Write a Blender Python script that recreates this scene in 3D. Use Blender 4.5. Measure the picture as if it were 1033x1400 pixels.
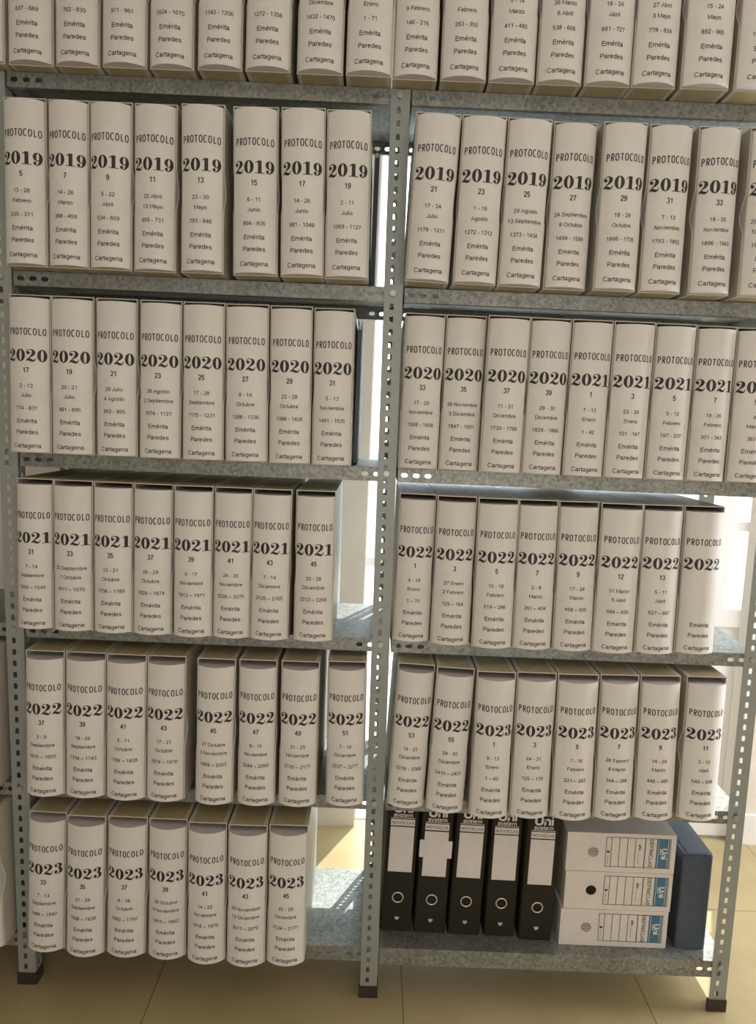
import bpy, bmesh, math, random
from mathutils import Vector, Matrix, Euler
random.seed(7)
for o in list(bpy.data.objects): bpy.data.objects.remove(o, do_unlink=True)
SC = bpy.context.scene
COL = SC.collection
ZF = 1.39                      # height of the camera's eye above the floor (all z below are heights relative to the eye, + ZF)

# ------------------------------------------------------------------ camera
YAW, PIT, ROL, CY = -0.00550826, 0.120283509, 0.0434183, -1.66583
r_ = Vector((math.cos(YAW), math.sin(YAW), 0)); f_ = Vector((-math.sin(YAW), math.cos(YAW), 0)); u_ = Vector((0, 0, 1))
fw = f_*math.cos(PIT) - u_*math.sin(PIT); up = u_*math.cos(PIT) + f_*math.sin(PIT)
rt = r_*math.cos(ROL) + up*math.sin(ROL); up2 = up*math.cos(ROL) - r_*math.sin(ROL)
cam_d = bpy.data.cameras.new('camera'); cam = bpy.data.objects.new('camera', cam_d); COL.objects.link(cam)
cam.matrix_world = Matrix(((rt.x, up2.x, -fw.x, 0), (rt.y, up2.y, -fw.y, CY), (rt.z, up2.z, -fw.z, ZF), (0, 0, 0, 1)))
cam_d.sensor_fit = 'HORIZONTAL'; cam_d.sensor_width = 36.0; cam_d.lens = 36.0*1050/1033
cam_d.clip_start = .02; cam_d.clip_end = 200
SC.camera = cam

# ------------------------------------------------------------------ exposure, world, sun, large lights
SC.view_settings.view_transform = 'Standard'; SC.view_settings.look = 'None'
SC.view_settings.gamma = 1.0; SC.view_settings.exposure = 0.0; SC.view_settings.use_curve_mapping = False
W = bpy.data.worlds.new('sky'); SC.world = W; W.use_nodes = True
bg = W.node_tree.nodes['Background']; bg.inputs['Color'].default_value = (.80, .90, 1.0, 1); bg.inputs['Strength'].default_value = 4.5
sun_d = bpy.data.lights.new('sun', 'SUN'); sun_d.energy = 7.0; sun_d.angle = .009; sun_d.color = (1, .97, .92)
sun = bpy.data.objects.new('sun', sun_d); COL.objects.link(sun)
AZ, EL = math.radians(24), math.radians(61)
sdir = Vector((-math.sin(AZ)*math.cos(EL), -math.cos(AZ)*math.cos(EL), -math.sin(EL)))
sun.rotation_euler = sdir.to_track_quat('-Z', 'Y').to_euler()
def area(name, loc, target, sx, sy, power, color):
    d = bpy.data.lights.new(name, 'AREA'); d.shape = 'RECTANGLE'; d.size = sx; d.size_y = sy; d.energy = power; d.color = color
    o = bpy.data.objects.new(name, d); COL.objects.link(o); o.location = loc
    o.rotation_euler = (Vector(target) - Vector(loc)).to_track_quat('-Z', 'Y').to_euler(); return o
area('daylight_window_behind_viewer', (.5, -3.45, 1.15), (0, 0, 1.0), 2.6, 1.9, 38, (1, .955, .905))
area('ceiling_lamp', (0, -1.5, 2.62), (0, -1.1, 0), 1.6, .6, 2, (1, .90, .74))
area('side_fill_light', (2.55, .35, 1.35), (0, .45, 1.2), 0.8, 2.0, 75, (.92, .95, 1))  # added cool fill from the right, no opening there; brightens the wall behind the rack

# ------------------------------------------------------------------ materials (procedural)
def mat(name, col, rough=.6, metal=0.0, noise=0.0, scale=30, bump=0.0, bscale=200, spec=.5):
    m = bpy.data.materials.new(name); m.use_nodes = True; nt = m.node_tree; b = nt.nodes['Principled BSDF']
    b.inputs['Base Color'].default_value = (*col, 1); b.inputs['Roughness'].default_value = rough; b.inputs['Metallic'].default_value = metal
    b.inputs['Specular IOR Level'].default_value = spec
    tc = nt.nodes.new('ShaderNodeTexCoord')
    if noise:
        n = nt.nodes.new('ShaderNodeTexNoise'); n.inputs['Scale'].default_value = scale; n.inputs['Detail'].default_value = 5
        nt.links.new(tc.outputs['Object'], n.inputs['Vector'])
        r = nt.nodes.new('ShaderNodeValToRGB'); r.color_ramp.elements[0].position = .3; r.color_ramp.elements[1].position = .7
        r.color_ramp.elements[0].color = (*[c*(1-noise) for c in col], 1); r.color_ramp.elements[1].color = (*[min(1, c*(1+noise)) for c in col], 1)
        nt.links.new(n.outputs['Fac'], r.inputs['Fac']); nt.links.new(r.outputs['Color'], b.inputs['Base Color'])
    if bump:
        n2 = nt.nodes.new('ShaderNodeTexNoise'); n2.inputs['Scale'].default_value = bscale
        nt.links.new(tc.outputs['Object'], n2.inputs['Vector'])
        bp = nt.nodes.new('ShaderNodeBump'); bp.inputs['Strength'].default_value = bump; bp.inputs['Distance'].default_value = .001
        nt.links.new(n2.outputs['Fac'], bp.inputs['Height']); nt.links.new(bp.outputs['Normal'], b.inputs['Normal'])
    return m
def galvanised(name, dark, light, scale=160, rough=.48, metal=.55):
    m = bpy.data.materials.new(name); m.use_nodes = True; nt = m.node_tree; b = nt.nodes['Principled BSDF']
    tc = nt.nodes.new('ShaderNodeTexCoord'); v = nt.nodes.new('ShaderNodeTexVoronoi'); v.inputs['Scale'].default_value = scale
    n = nt.nodes.new('ShaderNodeTexNoise'); n.inputs['Scale'].default_value = scale*.9; n.inputs['Detail'].default_value = 6; n.inputs['Roughness'].default_value = .7
    n3 = nt.nodes.new('ShaderNodeTexNoise'); n3.inputs['Scale'].default_value = 9
    for q in (v, n, n3): nt.links.new(tc.outputs['Object'], q.inputs['Vector'])
    mx = nt.nodes.new('ShaderNodeMix'); mx.data_type = 'FLOAT'; mx.inputs[0].default_value = .45
    nt.links.new(n.outputs['Fac'], mx.inputs[2]); nt.links.new(v.outputs['Color'], mx.inputs[3])
    ad = nt.nodes.new('ShaderNodeMath'); ad.operation = 'MULTIPLY_ADD'; ad.inputs[1].default_value = .5
    nt.links.new(n3.outputs['Fac'], ad.inputs[0]); nt.links.new(mx.outputs[0], ad.inputs[2])
    r = nt.nodes.new('ShaderNodeValToRGB'); r.color_ramp.elements[0].position = .5; r.color_ramp.elements[1].position = 1.0
    r.color_ramp.elements[0].color = (*dark, 1); r.color_ramp.elements[1].color = (*light, 1)
    nt.links.new(ad.outputs[0], r.inputs['Fac']); nt.links.new(r.outputs['Color'], b.inputs['Base Color'])
    b.inputs['Metallic'].default_value = metal; b.inputs['Roughness'].default_value = rough
    return m
M_SPINE = mat('spine_paper', (.70, .68, .645), .55, noise=.05, scale=14, bump=.08, bscale=60)
M_CASE = mat('slipcase_cream', (.56, .52, .43), .42, noise=.06, scale=20)
M_KRAFT = mat('slipcase_kraft', (.43, .36, .20), .42, noise=.08, scale=40)
M_BOOKTOP = mat('book_top', (.50, .46, .46), .6, noise=.08, scale=60)
M_INK = mat('black_ink', (.022, .018, .016), .55)
M_GALV = galvanised('galvanised_shelf', (.165, .17, .155), (.36, .37, .34))
M_POST = mat('grey_post', (.30, .32, .305), .5, metal=.25, noise=.06, scale=12)
M_BOLT = mat('bolt', (.42, .43, .40), .4, metal=.6)
M_FOOT = mat('black_plastic_foot', (.035, .022, .02), .5)
M_BINDER = mat('black_binder', (.021, .018, .011), .6, bump=.3, bscale=900, spec=.25)
M_LABEL = mat('binder_label', (.70, .66, .64), .6, noise=.04)
M_WHITEINK = mat('white_print', (.74, .72, .68), .6)
M_NICKEL = mat('nickel', (.75, .73, .69), .35, metal=.7)
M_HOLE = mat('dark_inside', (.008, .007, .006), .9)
M_PAPER = mat('paper_stack', (.7, .67, .6), .8, noise=.1, scale=200)
M_ARCH = mat('white_cardboard', (.70, .66, .61), .65, noise=.04, scale=25)
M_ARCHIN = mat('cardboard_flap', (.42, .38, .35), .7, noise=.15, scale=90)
M_BLUE = mat('blue_print', (.06, .17, .27), .55)
M_DBLUE = mat('dark_blue_card', (.062, .08, .105), .5, noise=.08, scale=30)
M_DGREY = mat('dark_grey_folder', (.055, .06, .075), .5, noise=.08)
M_WALL = mat('painted_wall', (.68, .62, .55), .8, noise=.03, scale=6)
M_WHITE = mat('white_lacquer', (.78, .77, .75), .35)
M_CEIL = mat('ceiling_paint', (.75, .72, .66), .9)
M_OUT = mat('pale_render', (.55, .58, .56), .9, noise=.12, scale=3)
M_OUTG = mat('terrace_paving', (.5, .49, .46), .9, noise=.1, scale=4)
M_GREEN = mat('hedge_leaf', (.16, .2, .13), .8, noise=.5, scale=25)
def glass():
    m = bpy.data.materials.new('window_glass'); m.use_nodes = True; nt = m.node_tree; nt.nodes.clear()
    out = nt.nodes.new('ShaderNodeOutputMaterial'); t = nt.nodes.new('ShaderNodeBsdfTransparent'); g = nt.nodes.new('ShaderNodeBsdfGlossy')
    g.inputs['Roughness'].default_value = .02; t.inputs['Color'].default_value = (.96, .98, .98, 1)
    mx = nt.nodes.new('ShaderNodeMixShader'); mx.inputs['Fac'].default_value = .06
    nt.links.new(t.outputs[0], mx.inputs[1]); nt.links.new(g.outputs[0], mx.inputs[2]); nt.links.new(mx.outputs[0], out.inputs['Surface']); return m
M_GLASS = glass()
def tiles():
    m = bpy.data.materials.new('floor_tiles'); m.use_nodes = True; nt = m.node_tree; b = nt.nodes['Principled BSDF']
    tc = nt.nodes.new('ShaderNodeTexCoord'); sp = nt.nodes.new('ShaderNodeSeparateXYZ'); nt.links.new(tc.outputs['Object'], sp.inputs[0])
    def line(sock, off):
        a = nt.nodes.new('ShaderNodeMath'); a.operation = 'ADD'; a.inputs[1].default_value = off + 60.0; nt.links.new(sock, a.inputs[0])
        w = nt.nodes.new('ShaderNodeMath'); w.operation = 'MODULO'; w.inputs[1].default_value = .6; nt.links.new(a.outputs[0], w.inputs[0])
        l = nt.nodes.new('ShaderNodeMath'); l.operation = 'LESS_THAN'; l.inputs[1].default_value = .003; nt.links.new(w.outputs[0], l.inputs[0]); return l
    lx = line(sp.outputs['X'], -.118); ly = line(sp.outputs['Y'], -.436)
    mx = nt.nodes.new('ShaderNodeMath'); mx.operation = 'MAXIMUM'; nt.links.new(lx.outputs[0], mx.inputs[0]); nt.links.new(ly.outputs[0], mx.inputs[1])
    n = nt.nodes.new('ShaderNodeTexNoise'); n.inputs['Scale'].default_value = 5; n.inputs['Detail'].default_value = 6; nt.links.new(tc.outputs['Object'], n.inputs['Vector'])
    r = nt.nodes.new('ShaderNodeValToRGB'); r.color_ramp.elements[0].position = .35; r.color_ramp.elements[1].position = .65
    r.color_ramp.elements[0].color = (.36, .285, .145, 1); r.color_ramp.elements[1].color = (.42, .335, .18, 1); nt.links.new(n.outputs['Fac'], r.inputs['Fac'])
    m3 = nt.nodes.new('ShaderNodeMix'); m3.data_type = 'RGBA'; m3.inputs[7].default_value = (.16, .12, .06, 1)
    nt.links.new(mx.outputs[0], m3.inputs[0]); nt.links.new(r.outputs['Color'], m3.inputs[6]); nt.links.new(m3.outputs[2], b.inputs['Base Color'])
    b.inputs['Roughness'].default_value = .32; return m
M_FLOOR = tiles()

# ------------------------------------------------------------------ mesh helpers
class MB:
    def __init__(s): s.v = []; s.f = []; s.m = []
    def add(s, verts, faces, mi=0):
        o = len(s.v); s.v += [tuple(q) for q in verts]; s.f += [tuple(i+o for i in f) for f in faces]; s.m += [mi]*len(faces)
    def box(s, x0, x1, y0, y1, z0, z1, mi=0):
        s.add([(x0,y0,z0),(x1,y0,z0),(x1,y1,z0),(x0,y1,z0),(x0,y0,z1),(x1,y0,z1),(x1,y1,z1),(x0,y1,z1)],
              [(0,3,2,1),(4,5,6,7),(0,1,5,4),(1,2,6,5),(2,3,7,6),(3,0,4,7)], mi)
    def prism(s, poly, a, b, axis, mi=0, caps=True):
        n = len(poly)
        def p(q, h): return (h, q[0], q[1]) if axis == 'x' else ((q[0], h, q[1]) if axis == 'y' else (q[0], q[1], h))
        vs = [p(q, a) for q in poly] + [p(q, b) for q in poly]
        fs = [(i, (i+1) % n, n+(i+1) % n, n+i) for i in range(n)]
        if caps: fs += [tuple(range(n-1, -1, -1)), tuple(range(n, 2*n))]
        s.add(vs, fs, mi)
    def build(s, name, mats, parent=None, smooth=False, fix=True):
        me = bpy.data.meshes.new(name); me.from_pydata(s.v, [], s.f)
        for m in (mats if isinstance(mats, (list, tuple)) else [mats]): me.materials.append(m)
        me.polygons.foreach_set('material_index', s.m)
        if smooth: me.polygons.foreach_set('use_smooth', [True]*len(s.f))
        if fix:
            b = bmesh.new(); b.from_mesh(me); bmesh.ops.recalc_face_normals(b, faces=b.faces); b.to_mesh(me); b.free()
        me.update()
        o = bpy.data.objects.new(name, me); COL.objects.link(o)
        if parent: o.parent = parent
        return o
def thing(name, loc, label, cat, group=None, rot=None):
    o = bpy.data.objects.new(name, None); o.empty_display_size = .05; COL.objects.link(o); o.location = loc
    if rot: o.rotation_euler = rot
    o['label'] = label; o['category'] = cat
    if group: o['group'] = group
    return o
def struct(o): o['kind'] = 'structure'; return o
def circle(cx, cz, r, n=24): return [(cx+r*math.cos(2*math.pi*i/n), cz+r*math.sin(2*math.pi*i/n)) for i in range(n)]

# plate cell with a star-shaped hole, in (u, w) plane mapped by fn
def ray_rect(cx, cz, a, x0, x1, z0, z1):
    dx, dz = math.cos(a), math.sin(a); t = 1e9
    if dx > 1e-9: t = min(t, (x1-cx)/dx)
    if dx < -1e-9: t = min(t, (x0-cx)/dx)
    if dz > 1e-9: t = min(t, (z1-cz)/dz)
    if dz < -1e-9: t = min(t, (z0-cz)/dz)
    return (cx+dx*t, cz+dz*t)
def ray_poly(cx, cz, a, poly):
    dx, dz = math.cos(a), math.sin(a); best = None
    for i in range(len(poly)):
        ax, az = poly[i]; bx, bz = poly[(i+1) % len(poly)]; ex, ez = bx-ax, bz-az
        den = dx*ez - dz*ex
        if abs(den) < 1e-12: continue
        t = ((ax-cx)*ez - (az-cz)*ex)/den; u = ((ax-cx)*dz - (az-cz)*dx)/den
        if t > 0 and -1e-6 <= u <= 1+1e-6 and (best is None or t < best): best = t
    return (cx+dx*best, cz+dz*best)
def holed_cell(mb, x0, x1, z0, z1, hole, cx, cz, fn, mi=0):
    angs = sorted(set([round(math.atan2(z-cz, x-cx), 6) for x in (x0, x1) for z in (z0, z1)] + [round(math.atan2(q[1]-cz, q[0]-cx), 6) for q in hole]))
    n = len(angs)
    vs = [fn(*ray_rect(cx, cz, a, x0, x1, z0, z1)) for a in angs] + [fn(*ray_poly(cx, cz, a, hole)) for a in angs]
    mb.add(vs, [(i, (i+1) % n, n+(i+1) % n, n+i) for i in range(n)], mi)
def arch(cx, cz, w, h):
    p = [(cx-w/2, cz-h/2), (cx+w/2, cz-h/2), (cx+w/2, cz+h/2-w*.35)]
    p += [(cx+w/2*math.cos(a), cz+h/2-w*.35+w*.35*math.sin(a)) for a in (math.pi/4, math.pi/2, 3*math.pi/4)]
    return p + [(cx-w/2, cz+h/2-w*.35)]
def stadium(cx, cz, w, h, n=6):
    r = h/2; d = w/2-r
    return [(cx+d+r*math.cos(a), cz+r*math.sin(a)) for a in [-math.pi/2+math.pi*i/n for i in range(n+1)]] + \
           [(cx-d+r*math.cos(a), cz+r*math.sin(a)) for a in [math.pi/2+math.pi*i/n for i in range(n+1)]]
def solidify(o, t, off=0):
    m = o.modifiers.new('thickness', 'SOLIDIFY'); m.thickness = t; m.offset = off

# ------------------------------------------------------------------ lettering
HELV = {}
for ch, wv in zip('ABCDEFGHIJKLMNOPQRSTUVWXYZ', (667,667,722,722,667,611,778,722,278,500,667,556,833,722,778,667,778,722,667,611,722,667,944,667,667,611)): HELV[ch] = wv/1000
for ch, wv in zip('abcdefghijklmnopqrstuvwxyz', (556,556,500,556,556,278,556,556,222,222,500,222,833,556,556,556,556,333,500,278,556,500,722,500,500,500)): HELV[ch] = wv/1000
for ch in '0123456789\u2013': HELV[ch] = .556
HELV['-'] = .333; HELV[' '] = .278; HELV['\u00e9'] = .556; HELV['\u00f1'] = .556; HELV['.'] = .278; HELV['_'] = .556
def cr(pts, n=5):
    out = []; P = [pts[0]] + list(pts) + [pts[-1]]
    for i in range(1, len(P)-2):
        for j in range(n):
            t = j/n; q = []
            for k in range(len(pts[0])):
                p0, p1, p2, p3 = (P[i+d][k] for d in (-1, 0, 1, 2))
                q.append(.5*((2*p1) + (-p0+p2)*t + (2*p0-5*p1+4*p2-p3)*t*t + (-p0+3*p1-3*p2+p3)*t**3))
            out.append(tuple(q))
    return out + [tuple(pts[-1])]
def stroke(V, F, pts, smooth=True, closed=False):
    P = cr(pts) if smooth else pts; o = len(V); n = len(P)
    for i in range(n):
        a = P[i-1] if i else (P[n-2] if closed else P[0]); b = P[i+1] if i < n-1 else (P[1] if closed else P[n-1]); dx, dz = b[0]-a[0], b[1]-a[1]; L = math.hypot(dx, dz) or 1
        nx, nz = -dz/L, dx/L; w = P[i][2]/2
        V += [(P[i][0]+nx*w, P[i][1]+nz*w), (P[i][0]-nx*w, P[i][1]-nz*w)]
    F += [(o+2*i, o+2*i+1, o+2*i+3, o+2*i+2) for i in range(n-1)]
def el(cx, cz, rx, rz, a0=0, a1=360, n=16):
    return [(cx+rx*math.cos(math.radians(a0+(a1-a0)*i/n)), cz+rz*math.sin(math.radians(a0+(a1-a0)*i/n))) for i in range(n+1)]
S9 = el(.28, .22, .19, .18), [(.46,.56),(.41,.64),(.30,.665),(.17,.59),(.10,.44),(.09,.24)]
GL = {  # capital height .70, x-height .52: each glyph a list of centre lines ('~' prefix in SM = smooth)
 '0': [el(.278,.35,.19,.325)], '1': [[(.33,0),(.33,.70)],[(.33,.69),(.25,.58),(.11,.545)]],
 '2': [el(.275,.50,.185,.17,175,-38,10)+[(.16,.13),(.085,.045)],[(.06,.043),(.50,.043)]],
 '3': [el(.265,.52,.17,.15,165,-85,10),el(.27,.205,.195,.17,85,-165,12)],
 '4': [[(.385,0),(.385,.69)],[(.385,.69),(.05,.21)],[(.02,.20),(.53,.20)]],
 '5': [[(.47,.66),(.13,.66)],[(.135,.66),(.095,.33)],el(.27,.225,.195,.19,145,-160,12)],
 '6': list(S9), '9': [[(.556-x,.70-z) for x,z in q] for q in S9],
 '7': [[(.04,.657),(.52,.657)],[(.49,.657),(.36,.45),(.26,.22),(.22,0)]],
 '8': [el(.278,.515,.16,.15),el(.278,.20,.195,.165)], '-': [[(.04,.26),(.295,.26)]], '\u2013': [[(0,.26),(.556,.26)]], '_': [[(0,-.1),(.556,-.1)]],
 'A': [[(.03,0),(.333,.70),(.637,0)],[(.14,.25),(.527,.25)]], 'C': [el(.37,.35,.30,.315,42,318)],
 'D': [[(.12,0),(.12,.70)],[(.12,.657),(.33,.657),(.5,.62),(.60,.5),(.63,.35),(.60,.20),(.5,.08),(.33,.043),(.12,.043)]],
 'E': [[(.13,0),(.13,.70)],[(.13,.657),(.61,.657)],[(.13,.37),(.57,.37)],[(.13,.043),(.62,.043)]], 'F': [[(.13,0),(.13,.70)],[(.13,.657),(.58,.657)],[(.13,.34),(.52,.34)]],
 'I': [[(.139,0),(.139,.70)]], 'J': [[(.38,.70),(.38,.21)]+el(.215,.20,.165,.16,0,-180,8)], 'L': [[(.12,0),(.12,.70)],[(.12,.043),(.52,.043)]],
 'M': [[(.11,0),(.11,.70)],[(.13,.69),(.415,.03),(.70,.69)],[(.72,.70),(.72,0)]], 'N': [[(.12,0),(.12,.70)],[(.13,.69),(.59,.01)],[(.60,0),(.60,.70)]],
 'O': [el(.389,.35,.325,.315)], 'P': [[(.13,0),(.13,.70)],[(.13,.657),(.40,.657),(.54,.61),(.575,.495),(.54,.38),(.40,.33),(.13,.33)]],
 'S': [[(.58,.51),(.51,.63),(.34,.665),(.17,.62),(.11,.51),(.18,.42),(.34,.37),(.50,.31),(.57,.20),(.50,.08),(.33,.035),(.15,.08),(.08,.21)]],
 'U': [[(.12,.70),(.12,.26),(.17,.11),(.36,.04),(.55,.11),(.60,.26),(.60,.70)]], 'V': [[(.03,.70),(.333,0),(.637,.70)]],
 'a': [[(.07,.37),(.12,.45),(.26,.485),(.39,.45),(.43,.36),(.43,.10),(.46,.045),(.53,.04)],[(.43,.29),(.26,.265),(.12,.23),(.075,.14),(.12,.06),(.22,.035),(.34,.07),(.43,.18)]],
 'b': [[(.10,0),(.10,.72)],el(.285,.26,.185,.22)], 'c': [el(.265,.26,.19,.22,45,315)], 'd': [[(.455,0),(.455,.72)],el(.27,.26,.185,.22)],
 'e': [[(.09,.265),(.47,.265)],el(.278,.26,.19,.22,0,315)], '\u00e9': [[(.09,.265),(.47,.265)],el(.278,.26,.19,.22,0,315),[(.24,.60),(.37,.72)]],
 'g': [el(.265,.26,.18,.22),[(.45,.52),(.45,-.05),(.40,-.15),(.26,-.18),(.12,-.14),(.08,-.08)]], 'i': [[(.111,0),(.111,.52)],[(.111,.62),(.111,.715)]], 'l': [[(.111,0),(.111,.72)]],
 'm': [[(.10,0),(.10,.52)],[(.10,.30),(.15,.43),(.26,.48),(.37,.43),(.41,.34),(.41,0)],[(.41,.30),(.46,.43),(.57,.48),(.68,.43),(.725,.34),(.725,0)]],
 'n': [[(.10,0),(.10,.52)],[(.10,.30),(.17,.44),(.30,.48),(.42,.43),(.455,.33),(.455,0)]], '\u00f1': [[(.10,0),(.10,.52)],[(.10,.30),(.17,.44),(.30,.48),(.42,.43),(.455,.33),(.455,0)],[(.14,.63),(.42,.66)]],
 'o': [el(.278,.26,.195,.22)], 'p': [[(.10,-.20),(.10,.52)],el(.285,.26,.185,.22)], 'r': [[(.11,0),(.11,.52)],[(.11,.28),(.16,.41),(.25,.475),(.335,.475)]],
 's': [[(.43,.37),(.37,.45),(.25,.48),(.12,.44),(.09,.37),(.15,.30),(.27,.265),(.39,.22),(.43,.14),(.37,.06),(.24,.035),(.11,.07),(.06,.16)]],
 't': [[(.14,.66),(.14,.11),(.17,.05),(.265,.045)],[(.01,.48),(.265,.48)]], 'u': [[(.10,.52),(.10,.16),(.15,.07),(.26,.035),(.38,.09),(.455,.22)],[(.455,0),(.455,.52)]],
 'v': [[(.03,.52),(.25,0),(.47,.52)]], 'y': [[(.03,.52),(.26,.02)],[(.47,.52),(.25,0),(.19,-.13),(.12,-.175),(.03,-.165)]], 'z': [[(.04,.477),(.46,.477)],[(.44,.477),(.06,.043)],[(.04,.043),(.47,.043)]],
}
SHARP = set('1:0,A:0,M:1,V:0,v:0,y:0,E,F,4'.split(','))
def text_flat(s, em, cx, cz, advs=None, t=.108, narrow=1.0):
    """verts (u, w) and faces of a line of neutral grotesque lettering, centred on cx and on its capital height"""
    V, F = [], []; a = [(advs or HELV.get(c, .556))*narrow for c in s]; x = cx - sum(a)*em/2
    for c, w in zip(s, a):
        if c != ' ':
            k = w/HELV.get(c, .556)
            for q in GL[c]:
                n = len(q)
                sharp = n < 3 or n > 9 or c in 'AMNVvF4E7' and n == 3
                P = q if n > 9 else (q if sharp else cr(q, 3))
                closed = n > 9 and math.hypot(q[0][0]-q[-1][0], q[0][1]-q[-1][1]) < 1e-4
                stroke(V, F, [(x+px*k*em, cz+(pz-.35)*em, t*em) for px, pz in P], False, closed)
        x += w*em
    return V, F
def ring(V, F, cx, cz, rx, rz, ix, iz, n=28):
    o = len(V)
    for i in range(n):
        a = 2*math.pi*i/n; V += [(cx+rx*math.cos(a), cz+rz*math.sin(a)), (cx+ix*math.cos(a), cz+iz*math.sin(a))]
    F += [(o+2*i, o+2*((i+1) % n), o+2*((i+1) % n)+1, o+2*i+1) for i in range(n)]
def disc(V, F, cx, cz, r, n=14): o = len(V); V += circle(cx, cz, r, n); F += [tuple(range(o, o+n))]
def rect(V, F, x0, x1, z0, z1, n=1):
    for i in range(n):
        a, b = x0+(x1-x0)*i/n, x0+(x1-x0)*(i+1)/n; o = len(V); V += [(a, z0), (b, z0), (b, z1), (a, z1)]; F += [(o, o+1, o+2, o+3)]
FAT = {}
def _fat():
    V, F = [], []; ring(V, F, .42, .5, .40, .51, .115, .445); FAT['0'] = (V, F, .87)
    V, F = [], []; rect(V, F, .285, .585, .02, .99, 2); rect(V, F, .06, .82, 0, .06, 5)
    o = len(V); V += [(.31, .99), (.05, .80), (.05, .765), (.31, .87)]; F += [(o, o+1, o+2, o+3)]; FAT['1'] = (V, F, .86)
    V, F = [], []; disc(V, F, .21, .70, .135)
    stroke(V, F, [(.085,.70,0.058),(.10,.85,0.058),(.24,.965,0.058),(.42,.97,0.077),(.57,.89,0.187),(.63,.74,0.297),(.57,.57,0.231),(.40,.40,0.121),(.22,.24,0.066),(.075,.06,0.058)])
    stroke(V, F, [(.065,.03,0.058),(.14,.13,0.132),(.27,.16,0.209),(.44,.10,0.220),(.60,.065,0.165),(.73,.13,0.088),(.80,.31,0.058)]); FAT['2'] = (V, F, .89)
    V, F = [], []; ring(V, F, .41, .67, .37, .335, .105, .28)
    stroke(V, F, [(.65,.68,0.286),(.655,.47,0.275),(.58,.24,0.198),(.44,.07,0.088),(.30,.025,0.058),(.16,.08,0.058),(.085,.19,0.058)]); disc(V, F, .205, .18, .125); FAT['9'] = (V, F, .86)
    V, F = [], []; disc(V, F, .195, .765, .12)
    stroke(V, F, [(.075,.77,0.058),(.12,.91,0.058),(.29,.97,0.058),(.46,.94,0.132),(.555,.79,0.275),(.50,.63,0.176),(.35,.54,0.058)])
    stroke(V, F, [(.33,.535,0.058),(.53,.47,0.176),(.61,.28,0.297),(.53,.09,0.176),(.34,.02,0.058),(.14,.06,0.058),(.07,.20,0.058)]); disc(V, F, .195, .205, .13); FAT['3'] = (V, F, .85)
_fat()
def year_flat(s, width, cx, cz):
    tot = sum(FAT[c][2] for c in s); k = width/(4*.868); V, F = [], []; x = cx - tot*k/2
    for c in s:
        vs, fs, w = FAT[c]; o = len(V); V += [(x+vx*k, cz+(vz-.5)*k) for vx, vz in vs]; F += [tuple(i+o for i in f) for f in fs]; x += w*k
    return V, F
def title_flat(width, h, cx, cz):
    """PROTOCOLO in narrow even strokes"""
    V, F = [], []; p = width/9; t = .0020; w = p*.70
    for i, c in enumerate('PROTOCOLO'):
        x0 = cx - width/2 + p*i + (p-w)/2; z0 = cz-h/2; X = lambda a: x0+a*w; Z = lambda b: z0+b*h
        if c == 'O' or c == 'C':
            a0, a1 = (0, 2*math.pi) if c == 'O' else (math.radians(48), math.radians(312)); n = 24
            pts = []
            for j in range(n+1):
                a = a0+(a1-a0)*j/n; ca, sa = math.cos(a), math.sin(a); e = .84
                pts.append((X(.5+.45*math.copysign(abs(ca)**e, ca)), Z(.5+.46*math.copysign(abs(sa)**e, sa)), t))
            stroke(V, F, pts, False)
        elif c in 'PR':
            rect(V, F, X(.06), X(.06)+t, Z(0), Z(1))
            stroke(V, F, [(X(.06), Z(.955), t), (X(.55), Z(.955), t), (X(.82), Z(.88), t), (X(.90), Z(.73), t), (X(.82), Z(.57), t), (X(.55), Z(.49), t), (X(.06), Z(.49), t)], True)
            if c == 'R': stroke(V, F, [(X(.50), Z(.49), t), (X(.92), Z(0), t)], False)
        elif c == 'T': rect(V, F, X(.5)-t/2, X(.5)+t/2, Z(0), Z(1)); rect(V, F, X(0), X(1), Z(1)-t, Z(1), 2)
        elif c == 'L': rect(V, F, X(.12), X(.12)+t, Z(0), Z(1)); rect(V, F, X(.12), X(.95), Z(0), Z(0)+t, 2)
    return V, F

# ------------------------------------------------------------------ the room
def plane_box(name, a, m): mb = MB(); mb.box(*a); return struct(mb.build(name, m))
YW = .82
plane_box('floor', (-2.6, 2.6, -3.6, YW+.12, -.05, 0), M_FLOOR)
plane_box('ceiling', (-2.6, 2.6, -3.6, YW+.12, 2.70, 2.78), M_CEIL)
plane_box('wall_left', (-2.7, -2.6, -3.6, YW+.12, 0, 2.7), M_WALL)
plane_box('wall_right', (2.6, 2.7, -3.6, YW+.12, 0, 2.7), M_WALL)
plane_box('wall_front', (-2.7, 2.7, -3.7, -3.6, 0, 2.7), M_WALL)
WX0, WX1, DX0, DX1, WH = -.022, .53, .57, 1.305, 2.35
mb = MB()
mb.box(-2.6, WX0, YW, YW+.12, 0, 2.7); mb.box(WX1, DX0, YW, YW+.12, 0, 2.7); mb.box(DX1, 2.6, YW, YW+.12, 0, 2.7)
mb.box(WX0, WX1, YW, YW+.12, WH, 2.7); mb.box(DX0, DX1, YW, YW+.12, WH, 2.7)
struct(mb.build('wall_back', M_WALL))
mb = MB(); mb.box(DX1+.002, 2.6, YW-.014, YW-.001, 0, .105); struct(mb.build('baseboard_back', M_WHITE))
def frame_rects(mb, x0, x1, z0, z1, w, y0, y1):
    mb.box(x0, x0+w, y0, y1, z0, z1); mb.box(x1-w, x1, y0, y1, z0, z1); mb.box(x0+w, x1-w, y0, y1, z0, z0+w); mb.box(x0+w, x1-w, y0, y1, z1-w, z1)
win = bpy.data.objects.new('window_1', None); COL.objects.link(win); win.location = (0, YW, 0); struct(win)
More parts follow.
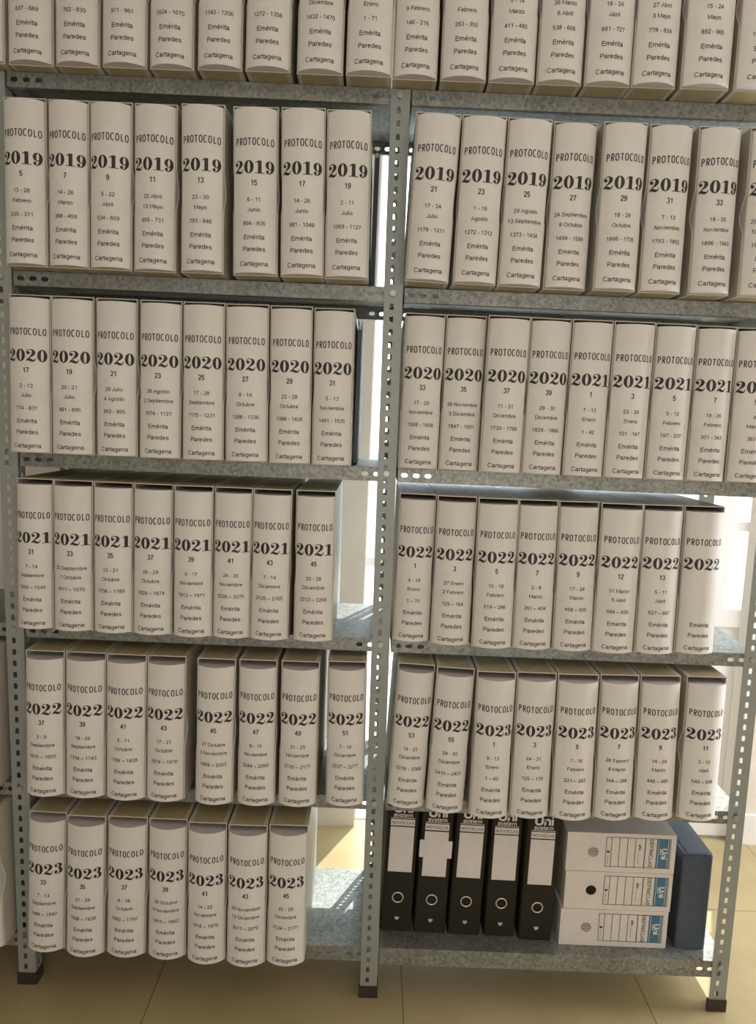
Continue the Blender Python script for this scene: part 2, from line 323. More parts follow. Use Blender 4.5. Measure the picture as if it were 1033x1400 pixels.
mb = MB(); frame_rects(mb, WX0+.0005, WX1-.0005, .0005, WH-.0005, .004, .05, .10); struct(mb.build('window_frame', M_WHITE, win))
mb = MB(); mb.box(WX0+.004, WX1-.004, .052, .068, .90, .93); struct(mb.build('glazing_bar', M_WHITE, win))
mb = MB(); mb.box(WX0+.0045, WX1-.0045, .072, .076, .0045, WH-.0045); struct(mb.build('glass_pane', M_GLASS, win))
dr = bpy.data.objects.new('door_1', None); COL.objects.link(dr); dr.location = (0, YW, 0); struct(dr)
mb = MB(); mb.box(DX0+.001, DX0+.03, -.004, .10, .001, WH-.001); mb.box(DX1-.03, DX1-.001, -.004, .10, .001, WH-.001); mb.box(DX0+.03, DX1-.03, -.004, .10, WH-.03, WH-.001); struct(mb.build('door_frame', M_WHITE, dr))
ZP = ZF-.62
mb = MB()
mb.box(DX0+.032, DX0+.08, .02, .06, .01, WH-.032); mb.box(DX1-.066, DX1-.032, .02, .06, .01, WH-.032); mb.box(1.14, 1.18, .02, .06, ZP+.04, WH-.032)
mb.box(DX0+.08, DX1-.066, .02, .06, .01, .105); mb.box(DX0+.08, DX1-.066, .02, .06, ZP-.02, ZP+.04); mb.box(DX0+.08, DX1-.066, .02, .06, WH-.08, WH-.032)
mb.box(DX0+.08, 1.14, .022, .058, ZF-.315, ZF-.285); mb.box(1.18, DX1-.066, .022, .058, ZF-.315, ZF-.285)
struct(mb.build('door_leaf_frame', M_WHITE, dr))
mb = MB(); mb.box(DX0+.08, DX1-.066, .03, .05, .105, ZP-.02)
mb.prism([(DX0+.14, .17), (DX1-.10, .17), (DX1-.10, ZP-.08), (DX0+.14, ZP-.08)], .022, .03, 'y'); struct(mb.build('door_panel', M_WHITE, dr))
for (x0, x1) in ((DX0+.08, 1.14), (1.18, DX1-.066)):
    for (z0, z1) in ((ZP+.04, ZF-.315), (ZF-.285, WH-.08)):
        mb = MB(); mb.box(x0, x1, .038, .042, z0, z1); struct(mb.build('glass_pane', M_GLASS, dr))
plane_box('terrace_ground', (-6, 8, YW+.12, 9, -.06, -.01), M_OUTG)
plane_box('garden_wall', (-6, 8, 6.0, 6.2, -.01, 1.05), M_OUT)

# ------------------------------------------------------------------ shelving rack
ZS = {'1': .6896, '2': .2844, '3': -.1062, '4': -.4972, '5': -.8799, '6': -1.2616}
def post_l(z): return -.8335 - .022*(z+.144)
def post_m(z): return .0021 + .0082*(.288-z)
def post_r(z): return .8610
rack = thing('shelving_rack', (0, .04, 0), 'grey slotted steel shelving rack holding the rows of boxed volumes', 'shelving')
PT = .0012
def make_post(xfn, y, rear=False):
    mb = MB(); z0 = .014; z1 = ZF+.6875; W = .040; pitch = .0269; sgn = 1
    zc = [ZF+.6198-pitch*k for k in range(-2, 80)]; zc = [q for q in zc if z0+.012 < q < z1-.012]
    edges = [z1] + [q-pitch/2 for q in zc[:-1]] + [z0]
    lean = (xfn(.6)-xfn(-1.3))/1.9; xb = xfn(-ZF)
    for q, ea, eb in zip(zc, edges[:-1], edges[1:]):
        holed_cell(mb, 0, W, eb, ea, arch(W*.43, q, .0085, .0135), W*.43, q, lambda u, w: (u, 0, w))
        holed_cell(mb, 0, .034, eb, ea, arch(.018, q, .0085, .0135), .018, q, lambda u, w: (W, u, w))
    b = mb.build('upright_post', M_POST, rack, fix=False)
    bm = bmesh.new(); bm.from_mesh(b.data); bmesh.ops.remove_doubles(bm, verts=bm.verts, dist=1e-5); bmesh.ops.recalc_face_normals(bm, faces=bm.faces); bm.to_mesh(b.data); bm.free()
    solidify(b, PT, 0); b.location = (xb, y-.04, 0); b.rotation_euler = (0, math.atan(lean), 0)
    f = MB(); f.prism([(-.003, -.003), (W+.003, -.003), (W+.003, .036), (W-.006, .036), (W-.006, .006), (-.003, .006)], 0, .030, 'z'); f.build('foot_cap', M_FOOT, b)
    if not rear:
        for r, zz in ZS.items():
            if r == '6' and xfn is post_r: pass
            mbb = MB(); q = zz-.0135+ZF; n = 6
            p1 = circle(W*.47, q, .0066, 12); mbb.prism(p1, -.0042, -.0007, 'y'); mbb.prism(circle(W*.47, q, .0045, 12), -.0052, -.0042, 'y'); mbb.build('bolt', M_BOLT, b)
    return b
for fnp in (post_l, post_m, post_r): make_post(fnp, .04)
for fnp in (post_l, post_m, post_r): make_post(fnp, .3635, True)
def make_shelf(x0, x1, zt, lip):
    mb = MB(); y0, y1 = .0028, .3215; z1 = zt+ZF; z0 = z1-lip
    mb.add([(x0,y0,z1),(x1,y0,z1),(x1,y1,z1),(x0,y1,z1)], [(0,1,2,3)])
    cells = [x0, x0+.0275, x0+.0525, x0+.0800, x1-.0800, x1-.0525, x1-.0275, x1]
    cells[0] = x0
    for y in (y0, y1):
        for a, b in zip(cells[:-1], cells[1:]):
            if b-a > .05 or b-a < .02: mb.add([(a,y,z0),(b,y,z0),(b,y,z1),(a,y,z1)], [(0,1,2,3)]); continue
            c = (a+b)/2+.001; zc = (z0+z1)/2
            holed_cell(mb, a, b, z0, z1, stadium(c, zc, .0155, .0095), c, zc, lambda u, w, y=y: (u, y, w))
        s = 1 if y == y0 else -1
        mb.add([(x0,y,z0),(x1,y,z0),(x1,y+s*.010,z0),(x0,y+s*.010,z0)], [(0,1,2,3)])
    for x in (x0, x1): mb.add([(x,y0,z0),(x,y1,z0),(x,y1,z1),(x,y0,z1)], [(0,1,2,3)])
    o = mb.build('shelf', M_GALV, rack, fix=False)
    bm = bmesh.new(); bm.from_mesh(o.data); bmesh.ops.remove_doubles(bm, verts=bm.verts, dist=1e-5); bmesh.ops.recalc_face_normals(bm, faces=bm.faces); bm.to_mesh(o.data); bm.free()
    solidify(o, .0009, 0); return o
for r, zz in ZS.items():
    make_shelf(post_l(zz)+.0445, post_m(zz)+.0365, zz, .031 if r != '6' else .036)
    make_shelf(post_m(zz)+.0445, post_r(zz)+.0365, zz, .031 if r != '6' else .042)
    make_shelf(-1.75, post_l(zz)+.0365, zz, .031)

# ------------------------------------------------------------------ boxed volumes
HC = .335; DC = .322; TW = .0019; BULGE = .0185; PUSH = .0042
NAME_LINES = [('Em\u00e9rita', .793), ('Paredes', .864), ('Cartagena', .951)]
def make_case(w, root):
    mb = MB(); t = TW
    notch = [(0, HC), (0, HC*.62), (.010, HC*.575), (.021, HC*.50), (.021, HC*.465), (.009, HC*.41), (0, HC*.375), (0, 0)]
    poly = [(0, 0), (DC, 0), (DC, HC), (0, HC)] + notch[1:-1]
    mb.prism(poly, 0, t, 'x', 0); mb.prism(poly, w-t, w, 'x', 0)
    mb.box(t, w-t, 0, DC, 0, t, 0); mb.box(t, w-t, 0, DC, HC-t, HC, 0); mb.box(t, w-t, DC-t, DC, t, HC-t, 0)
    mb.box(.009, w-.009, .0015, DC-.002, HC, HC+.0003, 1); mb.box(.009, w-.009, .0015, DC-.002, -.0003, 0, 1)
    return mb.build('slipcase', [M_CASE, M_KRAFT], root)
def make_book(w, root, year, lines, dz=0.0, gap=.0085):
    wi = w-2*TW-.0004; hw = wi/2; R = (hw*hw+BULGE*BULGE)/(2*BULGE); th = math.asin(hw/R); x0 = w/2; N = 22
    zb, zt = TW+.0008, HC-TW-gap; mb = MB()
    arc = [(x0+R*math.sin(-th+2*th*i/N), .0-PUSH-(R*math.cos(-th+2*th*i/N)-R*math.cos(th))) for i in range(N+1)]
    prof = arc + [(x0+hw, DC-.02), (x0-hw, DC-.02)]; n = len(prof)
    V = [(x, y, zb) for x, y in prof] + [(x, y, zt) for x, y in prof]
    mb.add(V, [(i, (i+1) % n, n+(i+1) % n, n+i) for i in range(n)], 0)
    mb.add([(x, y, zt) for x, y in prof], [tuple(range(n))], 1); mb.add([(x, y, zb) for x, y in prof], [tuple(range(n-1, -1, -1))], 0)
    nb = len(mb.f)
    def wrap(VF):
        V, F = VF; out = []
        for s, zz in V:
            a = max(-th, min(th, s/(R+.0004))); out.append((x0+(R+.0004)*math.sin(a), .0-PUSH-((R+.0004)*math.cos(a)-R*math.cos(th)), zz))
        mb.add(out, F, 2)
    al = 2*R*th; Z = lambda f: HC*(1-f-dz); k = min(1.0, al/.0915)
    wrap(title_flat(.0850*k, .0142, .0, Z(.235)))
    if year: wrap(year_flat(year, .0880*k, 0, Z(.382)))
    for it in lines:
        s, f, em = it[:3]; dx = it[3] if len(it) > 3 else 0
        if em > .0140: wrap(text_flat(s, em, dx, Z(f), advs=.455, t=.125))
        else: wrap(text_flat(s, em*k, dx, Z(f)))
    o = mb.build('bound_book', [M_SPINE, M_BOOKTOP, M_INK], root, fix=False)
    for p in o.data.polygons[:N]: p.use_smooth = True
    return o
def volume(row, q, label, year, num, d1, d2, rng, group, names=True, dz=0.0, extra=()):
    X, tilt, w, y = q; zz = ZS[row]+ZF+.0012+max(0, w*math.sin(tilt))
    root = thing('boxed_volume', (X, y, zz), label, 'book box', group, (0, tilt, 0))
    if tilt < 0:                                   # the box pivots on its lower edge
        root.location.z += 0
    make_case(w, root); L = []
    if num: L.append((num, .474, .0150))
    if d1: L.append((d1, .572, .0112))
    if d2: L.append((d2, .632, .0112))
    if rng: L.append((rng, .712, .0112))
    if names: L += [(s, f, .0129) for s, f in NAME_LINES]
    L += list(extra)
    make_book(w, root, year, L, dz, .0065 if row in '123' else (.0100 if row == '4' else .0125)); return root
ROWS = {
  '1L': [(-0.8888,0.0035,0.0920,0.0129), (-0.7902,0.0047,0.0926,0.0156), (-0.6913,0.0012,0.0901,0.0121), (-0.5940,0.0060,0.0906,0.0070), (-0.4960,-0.0004,0.0893,0.0046), (-0.3969,0.0009,0.0902,-0.0028), (-0.2992,0.0001,0.0913,-0.0059), (-0.1948,-0.0029,0.0937,-0.0041), (-0.0949,-0.0004,0.0925,-0.0069)],
  '1R': [(0.0004,-0.0014,0.0906,0.0008), (0.0980,-0.0053,0.0928,-0.0013), (0.1964,-0.0029,0.0928,-0.0041), (0.2933,-0.0030,0.0916,-0.0055), (0.3900,-0.0041,0.0932,-0.0087), (0.4844,-0.0012,0.0896,-0.0125), (0.5834,-0.0037,0.0982,-0.0163), (0.6912,-0.0033,0.0948,-0.0172)],
  '2L': [(-0.7913,-0.0030,0.0872,-0.0051), (-0.7001,-0.0010,0.0831,-0.0048), (-0.6146,-0.0010,0.0864,-0.0046), (-0.5237,-0.0004,0.0873,-0.0044), (-0.4230,-0.0086,0.0882,-0.0133), (-0.3150,-0.0190,0.0926,-0.0108), (-0.2151,-0.0206,0.0896,-0.0171), (-0.1233,-0.0176,0.0904,-0.0169)],
  '2R': [(0.0440,0.0266,0.0904,-0.0207), (0.1431,0.0106,0.0896,-0.0201), (0.2369,0.0098,0.0895,-0.0164), (0.3348,0.0042,0.0879,-0.0065), (0.4361,-0.0029,0.0879,-0.0199), (0.5315,-0.0048,0.0868,-0.0177), (0.6349,-0.0149,0.0852,-0.0180), (0.7364,-0.0093,0.0863,-0.0230)],
  '3L': [(-0.7933,0.0018,0.0889,0.0073), (-0.7012,-0.0034,0.0898,0.0061), (-0.6061,-0.0054,0.0876,0.0085), (-0.5131,-0.0014,0.0884,0.0064), (-0.4198,-0.0073,0.0882,0.0064), (-0.3271,-0.0145,0.0911,0.0080), (-0.2324,-0.0143,0.0891,0.0073), (-0.1406,-0.0118,0.0860,0.0126)],
  '3R': [(0.0487,0.0055,0.0860,0.0285), (0.1373,0.0064,0.0865,0.0297), (0.2253,0.0081,0.0891,0.0105), (0.3169,0.0068,0.0874,0.0157), (0.4072,0.0029,0.0865,0.0106), (0.4958,0.0016,0.0868,0.0081), (0.5873,-0.0013,0.0867,0.0140), (0.6796,-0.0013,0.0845,0.0221), (0.7715,-0.0100,0.0862,0.0290)],
  '4L': [(-0.7840,0.0022,0.0800,0.0115), (-0.7001,-0.0017,0.0855,0.0072), (-0.6109,-0.0029,0.0853,0.0049), (-0.5237,-0.0001,0.0850,0.0037), (-0.4329,-0.0064,0.0846,-0.0014), (-0.3471,-0.0020,0.0827,0.0028), (-0.2631,-0.0003,0.0841,0.0010), (-0.1674,-0.0093,0.0866,0.0043)],
  '4R': [(0.0540,0.0063,0.0826,0.0353), (0.1391,0.0023,0.0873,0.0206), (0.2311,-0.0078,0.0885,0.0082), (0.3222,-0.0115,0.0862,0.0110), (0.4125,-0.0164,0.0874,0.0128), (0.5011,-0.0042,0.0921,0.0110), (0.5982,-0.0125,0.0879,0.0169), (0.6936,-0.0101,0.0890,0.0300)],
  '5L': [(-0.7623,0.0027,0.0864,-0.0031), (-0.6732,0.0045,0.0889,-0.0024), (-0.5801,0.0002,0.0887,-0.0052), (-0.4894,-0.0007,0.0863,-0.0041), (-0.3778,0.0008,0.0851,-0.0087), (-0.2821,-0.0085,0.0844,-0.0062), (-0.1894,-0.0054,0.0851,-0.0030), (-0.0821,-0.0183,0.0859,0.0078)],
  '5R': [(0.0585,0.0350,0.0827,0.0089), (0.1466,0.0292,0.0842,-0.0057), (0.2440,0.0018,0.0856,-0.0194), (0.3358,-0.0043,0.0878,-0.0129), (0.4302,-0.0155,0.0906,-0.0150), (0.5282,-0.0186,0.0859,-0.0072), (0.6221,-0.0252,0.0897,-0.0016), (0.7247,-0.0122,0.0890,0.0058)],
  '6L': [(-0.7652,0.0189,0.0861,-0.0011), (-0.6708,0.0120,0.0870,-0.0116), (-0.5784,0.0102,0.0893,-0.0077), (-0.4811,-0.0001,0.0866,-0.0090), (-0.3876,-0.0067,0.0871,-0.0192), (-0.2960,-0.0062,0.0881,-0.0228), (-0.2053,-0.0045,0.0885,-0.0152)],
}
T = {
 '2L': [('2019','5','13 - 28','Febrero','235 - 311'),('2019','7','14 - 26','Marzo','388 - 459'),('2019','9','5 - 22','Abril','534 - 609'),('2019','11','22 Abril','13 Mayo','655 - 731'),('2019','13','23 - 30','Mayo','793 - 846'),('2019','15','6 - 11','Junio','904 - 935'),('2019','17','14 - 26','Junio','981 - 1049'),('2019','19','2 - 11','Julio','1069 - 1127')],
 '2R': [('2019','21','17 - 24','Julio','1179 - 1211'),('2019','23','1 - 19','Agosto','1272 - 1312'),('2019','25','29 Agosto','13 Septiembre','1373 - 1434'),('2019','27','24 Septiembre','8 Octubre','1494 - 1589'),('2019','29','18 - 29','Octubre','1666 - 1735'),('2019','31','7 - 13','Noviembre','1793 - 1852'),('2019','33','18 - 25','Noviembre','1896 - 1943')],
 '3L': [('2020','17','2 - 13','Julio','774 - 831'),('2020','19','20 - 21','Julio','881 - 895'),('2020','21','29 Julio','4 Agosto','952 - 995'),('2020','23','28 Agosto','2 Septiembre','1074 - 1127'),('2020','25','17 - 28','Septiembre','1175 - 1231'),('2020','27','8 - 14','Octubre','1288 - 1336'),('2020','29','22 - 28','Octubre','1386 - 1426'),('2020','31','5 - 13','Noviembre','1491 - 1535')],
 '3R': [('2020','33','17 - 20','Noviembre','1568 - 1608'),('2020','35','26 Noviembre','3 Diciembre','1647 - 1691'),('2020','37','11 - 21','Diciembre','1730 - 1788'),('2020','39','28 - 30','Diciembre','1829 - 1866'),('2021','1','7 - 13','Enero','1 - 42'),('2021','3','22 - 29','Enero','101 - 147'),('2021','5','5 - 12','Febrero','197 - 237'),('2021','7','19 - 26','Febrero','301 - 343')],
 '4L': [('2021','31','7 - 14','Septiembre','1505 \u2013 1545'),('2021','33','22 Septiembre','1 Octubre','1611 \u2013 1670'),('2021','35','13 - 21','Octubre','1738 \u2013 1785'),('2021','37','26 - 29','Octubre','1829 \u2013 1874'),('2021','39','9 - 17','Noviembre','1913 \u2013 1971'),('2021','41','24 - 30','Noviembre','2026 \u2013 2075'),('2021','43','7 - 14','Diciembre','2125 \u2013 2165'),('2021','45','20 - 28','Diciembre','2213 \u2013 2256')],
 '4R': [('2022','1','4 - 19','Enero','1 \u2013 70'),('2022','3','27 Enero','2 Febrero','129 \u2013 164'),('2022','5','10 - 18','Febrero','219 \u2013 286'),('2022','7','2 - 8','Marzo','351 \u2013 404'),('2022','9','17 - 24','Marzo','458 \u2013 505'),('2022','12','31 Marzo','5 Abril','584 \u2013 626'),('2022','13','5 - 11','Abril','627 \u2013 667')],
 '5L': [('2022','37','2 - 9','Septiembre','1615 \u2013 1655'),('2022','39','19 - 29','Septiembre','1704 \u2013 1742'),('2022','41','5 - 11','Octubre','1786 \u2013 1828'),('2022','43','17 - 21','Octubre','1874 \u2013 1916'),('2022','45','27 Octubre','3 Noviembre','1969 \u2013 2003'),('2022','47','9 - 15','Noviembre','2044 \u2013 2090'),('2022','49','21 - 25','Noviembre','2135 \u2013 2177'),('2022','51','7 - 14','Diciembre','2237 \u2013 2277')],
 '5R': [('2022','53','19 - 22','Diciembre','2318 \u2013 2368'),('2022','55','29 - 30','Diciembre','2410 \u2013 2423'),('2023','1','9 - 13','Enero','1 \u2013 60'),('2023','3','24 - 31','Enero','125 \u2013 178'),('2023','5','7 - 16','Febrero','221 \u2013 283'),('2023','7','28 Febrero','8 Marzo','344 \u2013 398'),('2023','9','14 - 24','Marzo','446 \u2013 485'),('2023','11','3 - 10','Abril','540 \u2013 598')],
 '6L': [('2023','33','7 - 13','Septiembre','1496 \u2013 1540'),('2023','35','21 - 29','Septiembre','1588 \u2013 1635'),('2023','37','6 - 18','Octubre','1692 \u2013 1750'),('2023','39','26 Octubre','8 Noviembre','1810 \u2013 1862'),('2023','41','14 - 22','Noviembre','1916 \u2013 1970'),('2023','43','29 Noviembre','12 Diciembre','2017 \u2013 2070'),('2023','45','20 - 29','Diciembre','2124 \u2013 2171')],
}
T1 = {'1L': [None,('','','637 - 689'),('','','762 - 830'),('','','911 - 961'),('','','1024 - 1070'),('','','1143 - 1206'),('','','1272 - 1356'),('','Diciembre','1432 - 1470'),('','Enero','1 - 71')],
      '1R': [('','9 Febrero','146 - 216'),('','Febrero','283 - 350'),('5 - 14','Marzo','411 - 480'),('26 Marzo','6 Abril','538 - 606'),('16 - 24','Abril','681 - 727'),('27 Abril','3 Mayo','778 - 824'),('15 - 24','Mayo','892 - 965')]}
ORD = 'first second third fourth fifth sixth seventh eighth ninth'.split()
SH = {'1': 'top', '2': 'second', '3': 'third', '4': 'fourth', '5': 'fifth', '6': 'bottom'}
for key, lst in ROWS.items():
    row = key[0]; grp = 'boxed volumes on the %s shelf' % SH[row]
    for i, q in enumerate(lst):
        if row == '1':
            t = T1[key][i] if i < len(T1[key]) else None
            if t: volume(row, q, 'cream boxed volume showing pages %s, %s in the %s half of the top shelf' % (t[2], ORD[i], 'left' if key[1] == 'L' else 'right'), None, None, t[0], t[1], t[2], grp, dz=-.012)
            elif key == '1L': volume(row, q, 'leftmost cream boxed volume on the top shelf, cut off by the left picture edge', None, None, '', '', '', grp, dz=-.012)
            else: volume(row, q, 'rightmost cream boxed volume on the top shelf, cut off by the right picture edge', None, None, '', '', '', grp, dz=-.012, extra=[('100', .712, .0112, -.018)])
            continue
        t = T[key][i] if i < len(T[key]) else None
        dz = -.012 if row == '2' else 0
        if t: volume(row, q, 'cream boxed volume %s number %s, %s from left on the %s bay\'s %s shelf' % (t[0], t[1], ORD[i], 'left' if key[1] == 'L' else 'right', SH[row]), t[0], t[1], t[2], t[3], t[4], grp, dz=dz)
        elif key == '2R': volume(row, q, 'cream boxed volume at right end of second shelf, cut by the picture edge', '2019', None, '', '', '', grp, dz=dz, extra=[('29', .572, .0112, -.030), ('10', .632, .0112, -.028), ('19', .712, .0112, -.026)])
        elif key == '3R': volume(row, q, 'cream boxed volume reading PROTOCOLO 2021 number 9, at right end of third shelf', '2021', '9', '4', 'Marzo', '383 -', grp, dz=dz)
        elif key == '4R': volume(row, q, 'washed-out cream boxed volume at right end of the fourth shelf beside 2022 number 13', '2022', None, '', '', '', grp, dz=dz)
# the neighbouring bay, just visible at the left picture edge
volume('6', (-.9035, -.034, .087, -.006), 'cream boxed volume left of the left post on the bottom shelf, spine cut off', '2023', None, '', '', '', 'boxed volumes in the left bay')
volume('5', (-.922, 0, .087, .004), 'cream boxed volume left of the left post on the fifth shelf, side wall showing', None, None, '', '', '', 'boxed volumes in the left bay', names=False)

# ------------------------------------------------------------------ dark folders standing beside the volumes
def folder(x, y, zrow, w, h, d, label):
    root = thing('box_folder', (x, y, ZS[zrow]+ZF+.0008), label, 'folder', 'dark folders at the ends of the left bay rows')
    mb = MB(); prof = [(0, 0), (d, 0), (d, h-.02), (d-.01, h), (.012, h), (.003, h-.006), (0, h-.02)]
    mb.prism(prof, 0, .0016, 'x'); mb.prism(prof, w-.0016, w, 'x'); mb.build('cover', M_DGREY, root)
    mb = MB(); mb.prism([(0, .004+0), (.0016, .004), (.0016, h-.022), (0, h-.022)], .0017, w-.0017, 'x'); mb.build('spine', M_DGREY, root)
    mb = MB(); mb.box(.0018, w-.0018, .004, d-.008, .003, h-.012); mb.build('paper_stack', M_PAPER, root)
folder(-.0312, .12, '2', .0105, .312, .20, 'dark grey folder standing beside volume 2019 number 19 on the second shelf')
folder(-.0530, .10, '3', .0095, .325, .22, 'dark grey folder standing beside volume 2020 number 31 on the third shelf')

# ------------------------------------------------------------------ lever arch binders
def ring_mesh(mb, cx, cz, r, tr, y, mi=0, n=32, k=8):
    V = []
    for i in range(n):
        a = 2*math.pi*i/n
        for j in range(k):
            b = 2*math.pi*j/k; rr = r+tr*math.cos(b); V.append((cx+rr*math.cos(a), y+tr*.7*math.sin(b), cz+rr*math.sin(a)))
    mb.add(V, [(i*k+j, ((i+1) % n)*k+j, ((i+1) % n)*k+(j+1) % k, i*k+(j+1) % k) for i in range(n) for j in range(k)], mi)
def heart(cx, cz, s):
    P = []
    for i in range(24):
        t = 2*math.pi*i/24; P.append((cx+s*16*math.sin(t)**3/32, cz+s*(13*math.cos(t)-5*math.cos(2*t)-2*math.cos(3*t)-math.cos(4*t))/32))
    return P
def binder(x, tilt, w, y, dl, label, wings=False):
    h, d, bt = .334, .285, .0026
    root = thing('lever_arch_binder', (x, y, ZS['6']+ZF+.0012+max(0, w*math.sin(tilt))), label, 'binder', 'lever arch binders on the bottom shelf', (0, tilt, 0))
    mb = MB(); zc = .089+dl*.3; cx = w/2
    # spine plate with finger hole, rounded front edges
    c = .006
    holed_cell(mb, c, w-c, zc-.04, zc+.04, circle(cx, zc, .0118, 28), cx, zc, lambda u, v: (u, 0, v))
    n = 28; ci = circle(cx, zc, .0118, n)
    mb.add([(u, 0, v) for u, v in ci]+[(u, .012, v) for u, v in ci], [(i, (i+1) % n, n+(i+1) % n, n+i) for i in range(n)])
    mb.add([(c,0,.0),(w-c,0,.0),(w-c,0,zc-.04),(c,0,zc-.04)], [(0,1,2,3)]); mb.add([(c,0,zc+.04),(w-c,0,zc+.04),(w-c,0,h),(c,0,h)], [(0,1,2,3)])
    for s in (0, 1):
        X = lambda q: q if not s else w-q
        pr = [(X(c), 0), (X(c*.45), .0008), (X(.0012), .003), (X(0), .0075), (X(0), d), (X(bt), d), (X(bt), .009), (X(c), .004)]
        mb.prism(pr, 0, h, 'z')
    mb.add([(c,.004,0),(w-c,.004,0),(w-c,.004,h),(c,.004,h)], [(0,1,2,3)])
    mb.build('cover', M_BINDER, root, fix=True)
    mb = MB(); mb.box(.006, w-.006, .03, d-.012, .010, h-.02); mb.build('paper_stack', M_PAPER, root)
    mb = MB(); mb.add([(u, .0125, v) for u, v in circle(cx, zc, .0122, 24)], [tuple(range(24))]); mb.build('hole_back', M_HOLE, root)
    mb = MB(); ring_mesh(mb, cx, zc, .0128, .0016, -.0006); mb.build('finger_ring', M_NICKEL, root, smooth=True)
    # label with header strip
    lw = .0585; l0 = cx-lw/2; zb = .156+dl; mb = MB(); e = .0006
    if wings:
        zw0, zw1 = zb+.049, zb+.094
        mb.prism([(l0, zb), (l0+lw, zb), (l0+lw, zw0), (w+.0004, zw0), (w+.0004, zw1), (l0+lw, zw1), (l0+lw, zb+.117), (l0, zb+.117), (l0, zw1), (-.0004, zw1), (-.0004, zw0), (l0, zw0)], -.0012, -.0004, 'y', 0)
    else: mb.prism([(l0, zb), (l0+lw, zb), (l0+lw, zb+.117), (l0, zb+.117)], -e, -.0001, 'y', 0)
    mb.prism([(l0, zb+.1200), (l0+lw, zb+.1200), (l0+lw, zb+.1365), (l0, zb+.1365)], -e, -.0001, 'y', 0)
    mb.prism([(l0, zb+.1390), (l0+lw, zb+.1390), (l0+lw, zb+.1404), (l0, zb+.1404)], -e, -.0001, 'y', 0)
    V, F = text_flat('NOVOCLAS', .0098, cx, zb+.128, t=.11); mb.add([(a, -e-.0003, b) for a, b in V], F, 1)
    V, F = text_flat('system', .0150, cx, zb+.1477, t=.13); mb.add([(a, -e, b) for a, b in V], F, 0)
    V, F = text_flat('Uni', .0300, cx, zb+.1650, t=.17, narrow=1.05); mb.add([(a, -e, b) for a, b in V], F, 0)
    mb.build('spine_label', [M_LABEL, M_INK], root, fix=False)
    mb = MB(); mb.prism(heart(cx+.001, zc-.055, .0115), -.0008, 0, 'y'); mb.build('heart_emblem', M_NICKEL, root)
    return root
binder(.0592, .020, .0775, .105, .001, 'leftmost black lever arch binder on the bottom shelf, beside the middle post')
binder(.1420, .024, .0790, .104, -.007, 'black lever arch binder whose white label has side tabs, second of five', True)
binder(.2268, .022, .0800, .102, -.006, 'black lever arch binder in the middle of the five on the bottom shelf')
binder(.3165, .010, .0770, .102, -.008, 'black lever arch binder fourth from the middle post, left of the rightmost binder')
binder(.4010, .010, .0820, .092, -.010, 'rightmost black lever arch binder, directly left of the stacked white archive boxes')

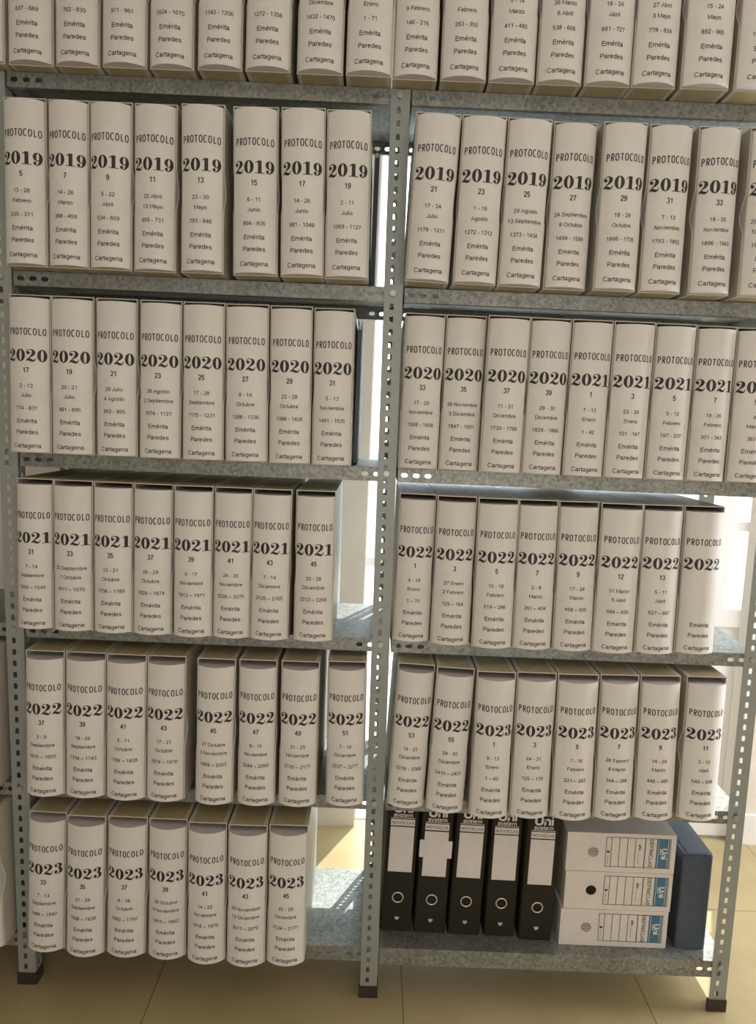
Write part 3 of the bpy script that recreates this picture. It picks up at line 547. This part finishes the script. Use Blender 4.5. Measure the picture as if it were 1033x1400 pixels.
# ------------------------------------------------------------------ white archive boxes lying in a stack
def archive(x, z, w, h, d, label, flap):
    root = thing('archive_box', (x, .08, z), label, 'archive box', 'stacked white archive boxes on the bottom shelf')
    mb = MB(); cx, cz, r = .064, h*.50, .0128
    holed_cell(mb, 0, w, 0, h, circle(cx, cz, r, 28), cx, cz, lambda u, v: (u, 0, v))
    mb.add([(0,0,0),(w,0,0),(w,d,0),(0,d,0),(0,0,h),(w,0,h),(w,d,h),(0,d,h)], [(0,3,2,1),(4,5,6,7),(1,2,6,5),(2,3,7,6),(3,0,4,7)])
    n = 28; ci = circle(cx, cz, r, n); mb.add([(u, 0, v) for u, v in ci]+[(u, .003, v) for u, v in ci], [(i, (i+1) % n, n+(i+1) % n, n+i) for i in range(n)])
    # folded lid edge on top and a side tuck
    mb.prism([(0, h), (.0, h+.0006), (d*.55, h+.0006), (d*.55, h)], .11, w, 'x'); 
    o = mb.build('carton', M_ARCH, root, fix=False)
    bm = bmesh.new(); bm.from_mesh(o.data); bmesh.ops.remove_doubles(bm, verts=bm.verts, dist=1e-5); bmesh.ops.recalc_face_normals(bm, faces=bm.faces); bm.to_mesh(o.data); bm.free()
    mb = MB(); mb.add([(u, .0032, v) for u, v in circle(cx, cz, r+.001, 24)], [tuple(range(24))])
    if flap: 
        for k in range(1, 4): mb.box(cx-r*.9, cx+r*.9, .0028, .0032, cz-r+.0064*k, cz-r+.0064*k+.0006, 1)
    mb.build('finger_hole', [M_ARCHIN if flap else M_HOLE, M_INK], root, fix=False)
    mb = MB(); e = -.0004; z0, z1 = .0135, h-.009
    def L(V, F, mi): mb.add([(a, e*(1+.4*mi), b) for a, b in V], F, mi)
    V, F = [], []; t = .0013
    for xx in (.094, .107, .126, .1455, .1645, .2500): rect(V, F, xx, xx+t, z0, z1)
    rect(V, F, .188, .1900, z0, z1)
    rect(V, F, .094, .251, z0, z0+t); rect(V, F, .094, .251, z1-t, z1); L(V, F, 0)
    V, F = [], []; rect(V, F, .2165, .2485, z0+t, z1-t); L(V, F, 1)
    V, F = [], []; rect(V, F, .2205, .2214, z0+t, z1-t); rect(V, F, .2440, .2449, z0+t, z1-t)
    def rot(VF, x, zc):
        V, F = VF; return [(x+b, zc-a) for a, b in V], F
    L(V, F, 2)
    L(*rot(text_flat('Uni', .0190, 0, 0, t=.17), .2360, (z0+z1)/2), 2); L(*rot(text_flat('system', .0052, 0, 0, t=.13), .2265, (z0+z1)/2+.005), 2)
    L(*rot(text_flat('DEFINICLAS', .0128, 0, 0, t=.11, narrow=.95), .2040, (z0+z1)/2), 0)
    L(*rot(text_flat('a\u00f1o', .0085, 0, 0, t=.14), .1765, (z0+z1)/2+.014), 0)
    V, F = [], []; rect(V, F, .1735, .1742, z0+.010, (z0+z1)/2+.004); L(V, F, 0)
    V, F = [], []; hp = heart(.1005, (z0+z1)/2, .008); V += hp; F.append(tuple(range(len(hp)))); rect(V, F, .0995, .1005, z0+.006, z0+.018); rect(V, F, .0995, .1005, z0+.021, z0+.028); L(V, F, 0)
    mb.build('printed_label', [M_INK, M_BLUE, M_WHITEINK], root, fix=False)
    return root
zb = ZS['6']+ZF+.001
archive(.4985, zb, .2630, .0950, .25, 'white cardboard archive box at the bottom of the stack of three', True)
archive(.5035, zb+.0962, .2605, .0975, .25, 'white cardboard archive box in the middle of the stack, open finger hole', False)
archive(.5010, zb+.1950, .2635, .0985, .25, 'white cardboard archive box on top of the stack of three', True)
root = thing('archive_box', (.7850, .082, ZS['6']+ZF+.001), 'dark blue cardboard archive box standing between white boxes and the right post', 'archive box')
mb = MB(); w, d, h, r = .0745, .235, .246, .007
pr = []
for cx_, cy_, a0 in ((w-r, r, -90), (w-r, d-r, 0), (r, d-r, 90), (r, r, 180)):
    pr += [(cx_+r*math.cos(math.radians(a0+30*i)), cy_+r*math.sin(math.radians(a0+30*i))) for i in range(4)]
mb.prism(pr, 0, h-.004, 'z'); mb.prism([(a*.97+.001, b*.985+.002) for a, b in pr], h-.004, h, 'z'); mb.build('carton', M_DBLUE, root)
mb = MB(); mb.box(.012, w-.012, .006, .13, h, h+.0009); mb.build('lid_flap', M_DBLUE, root)
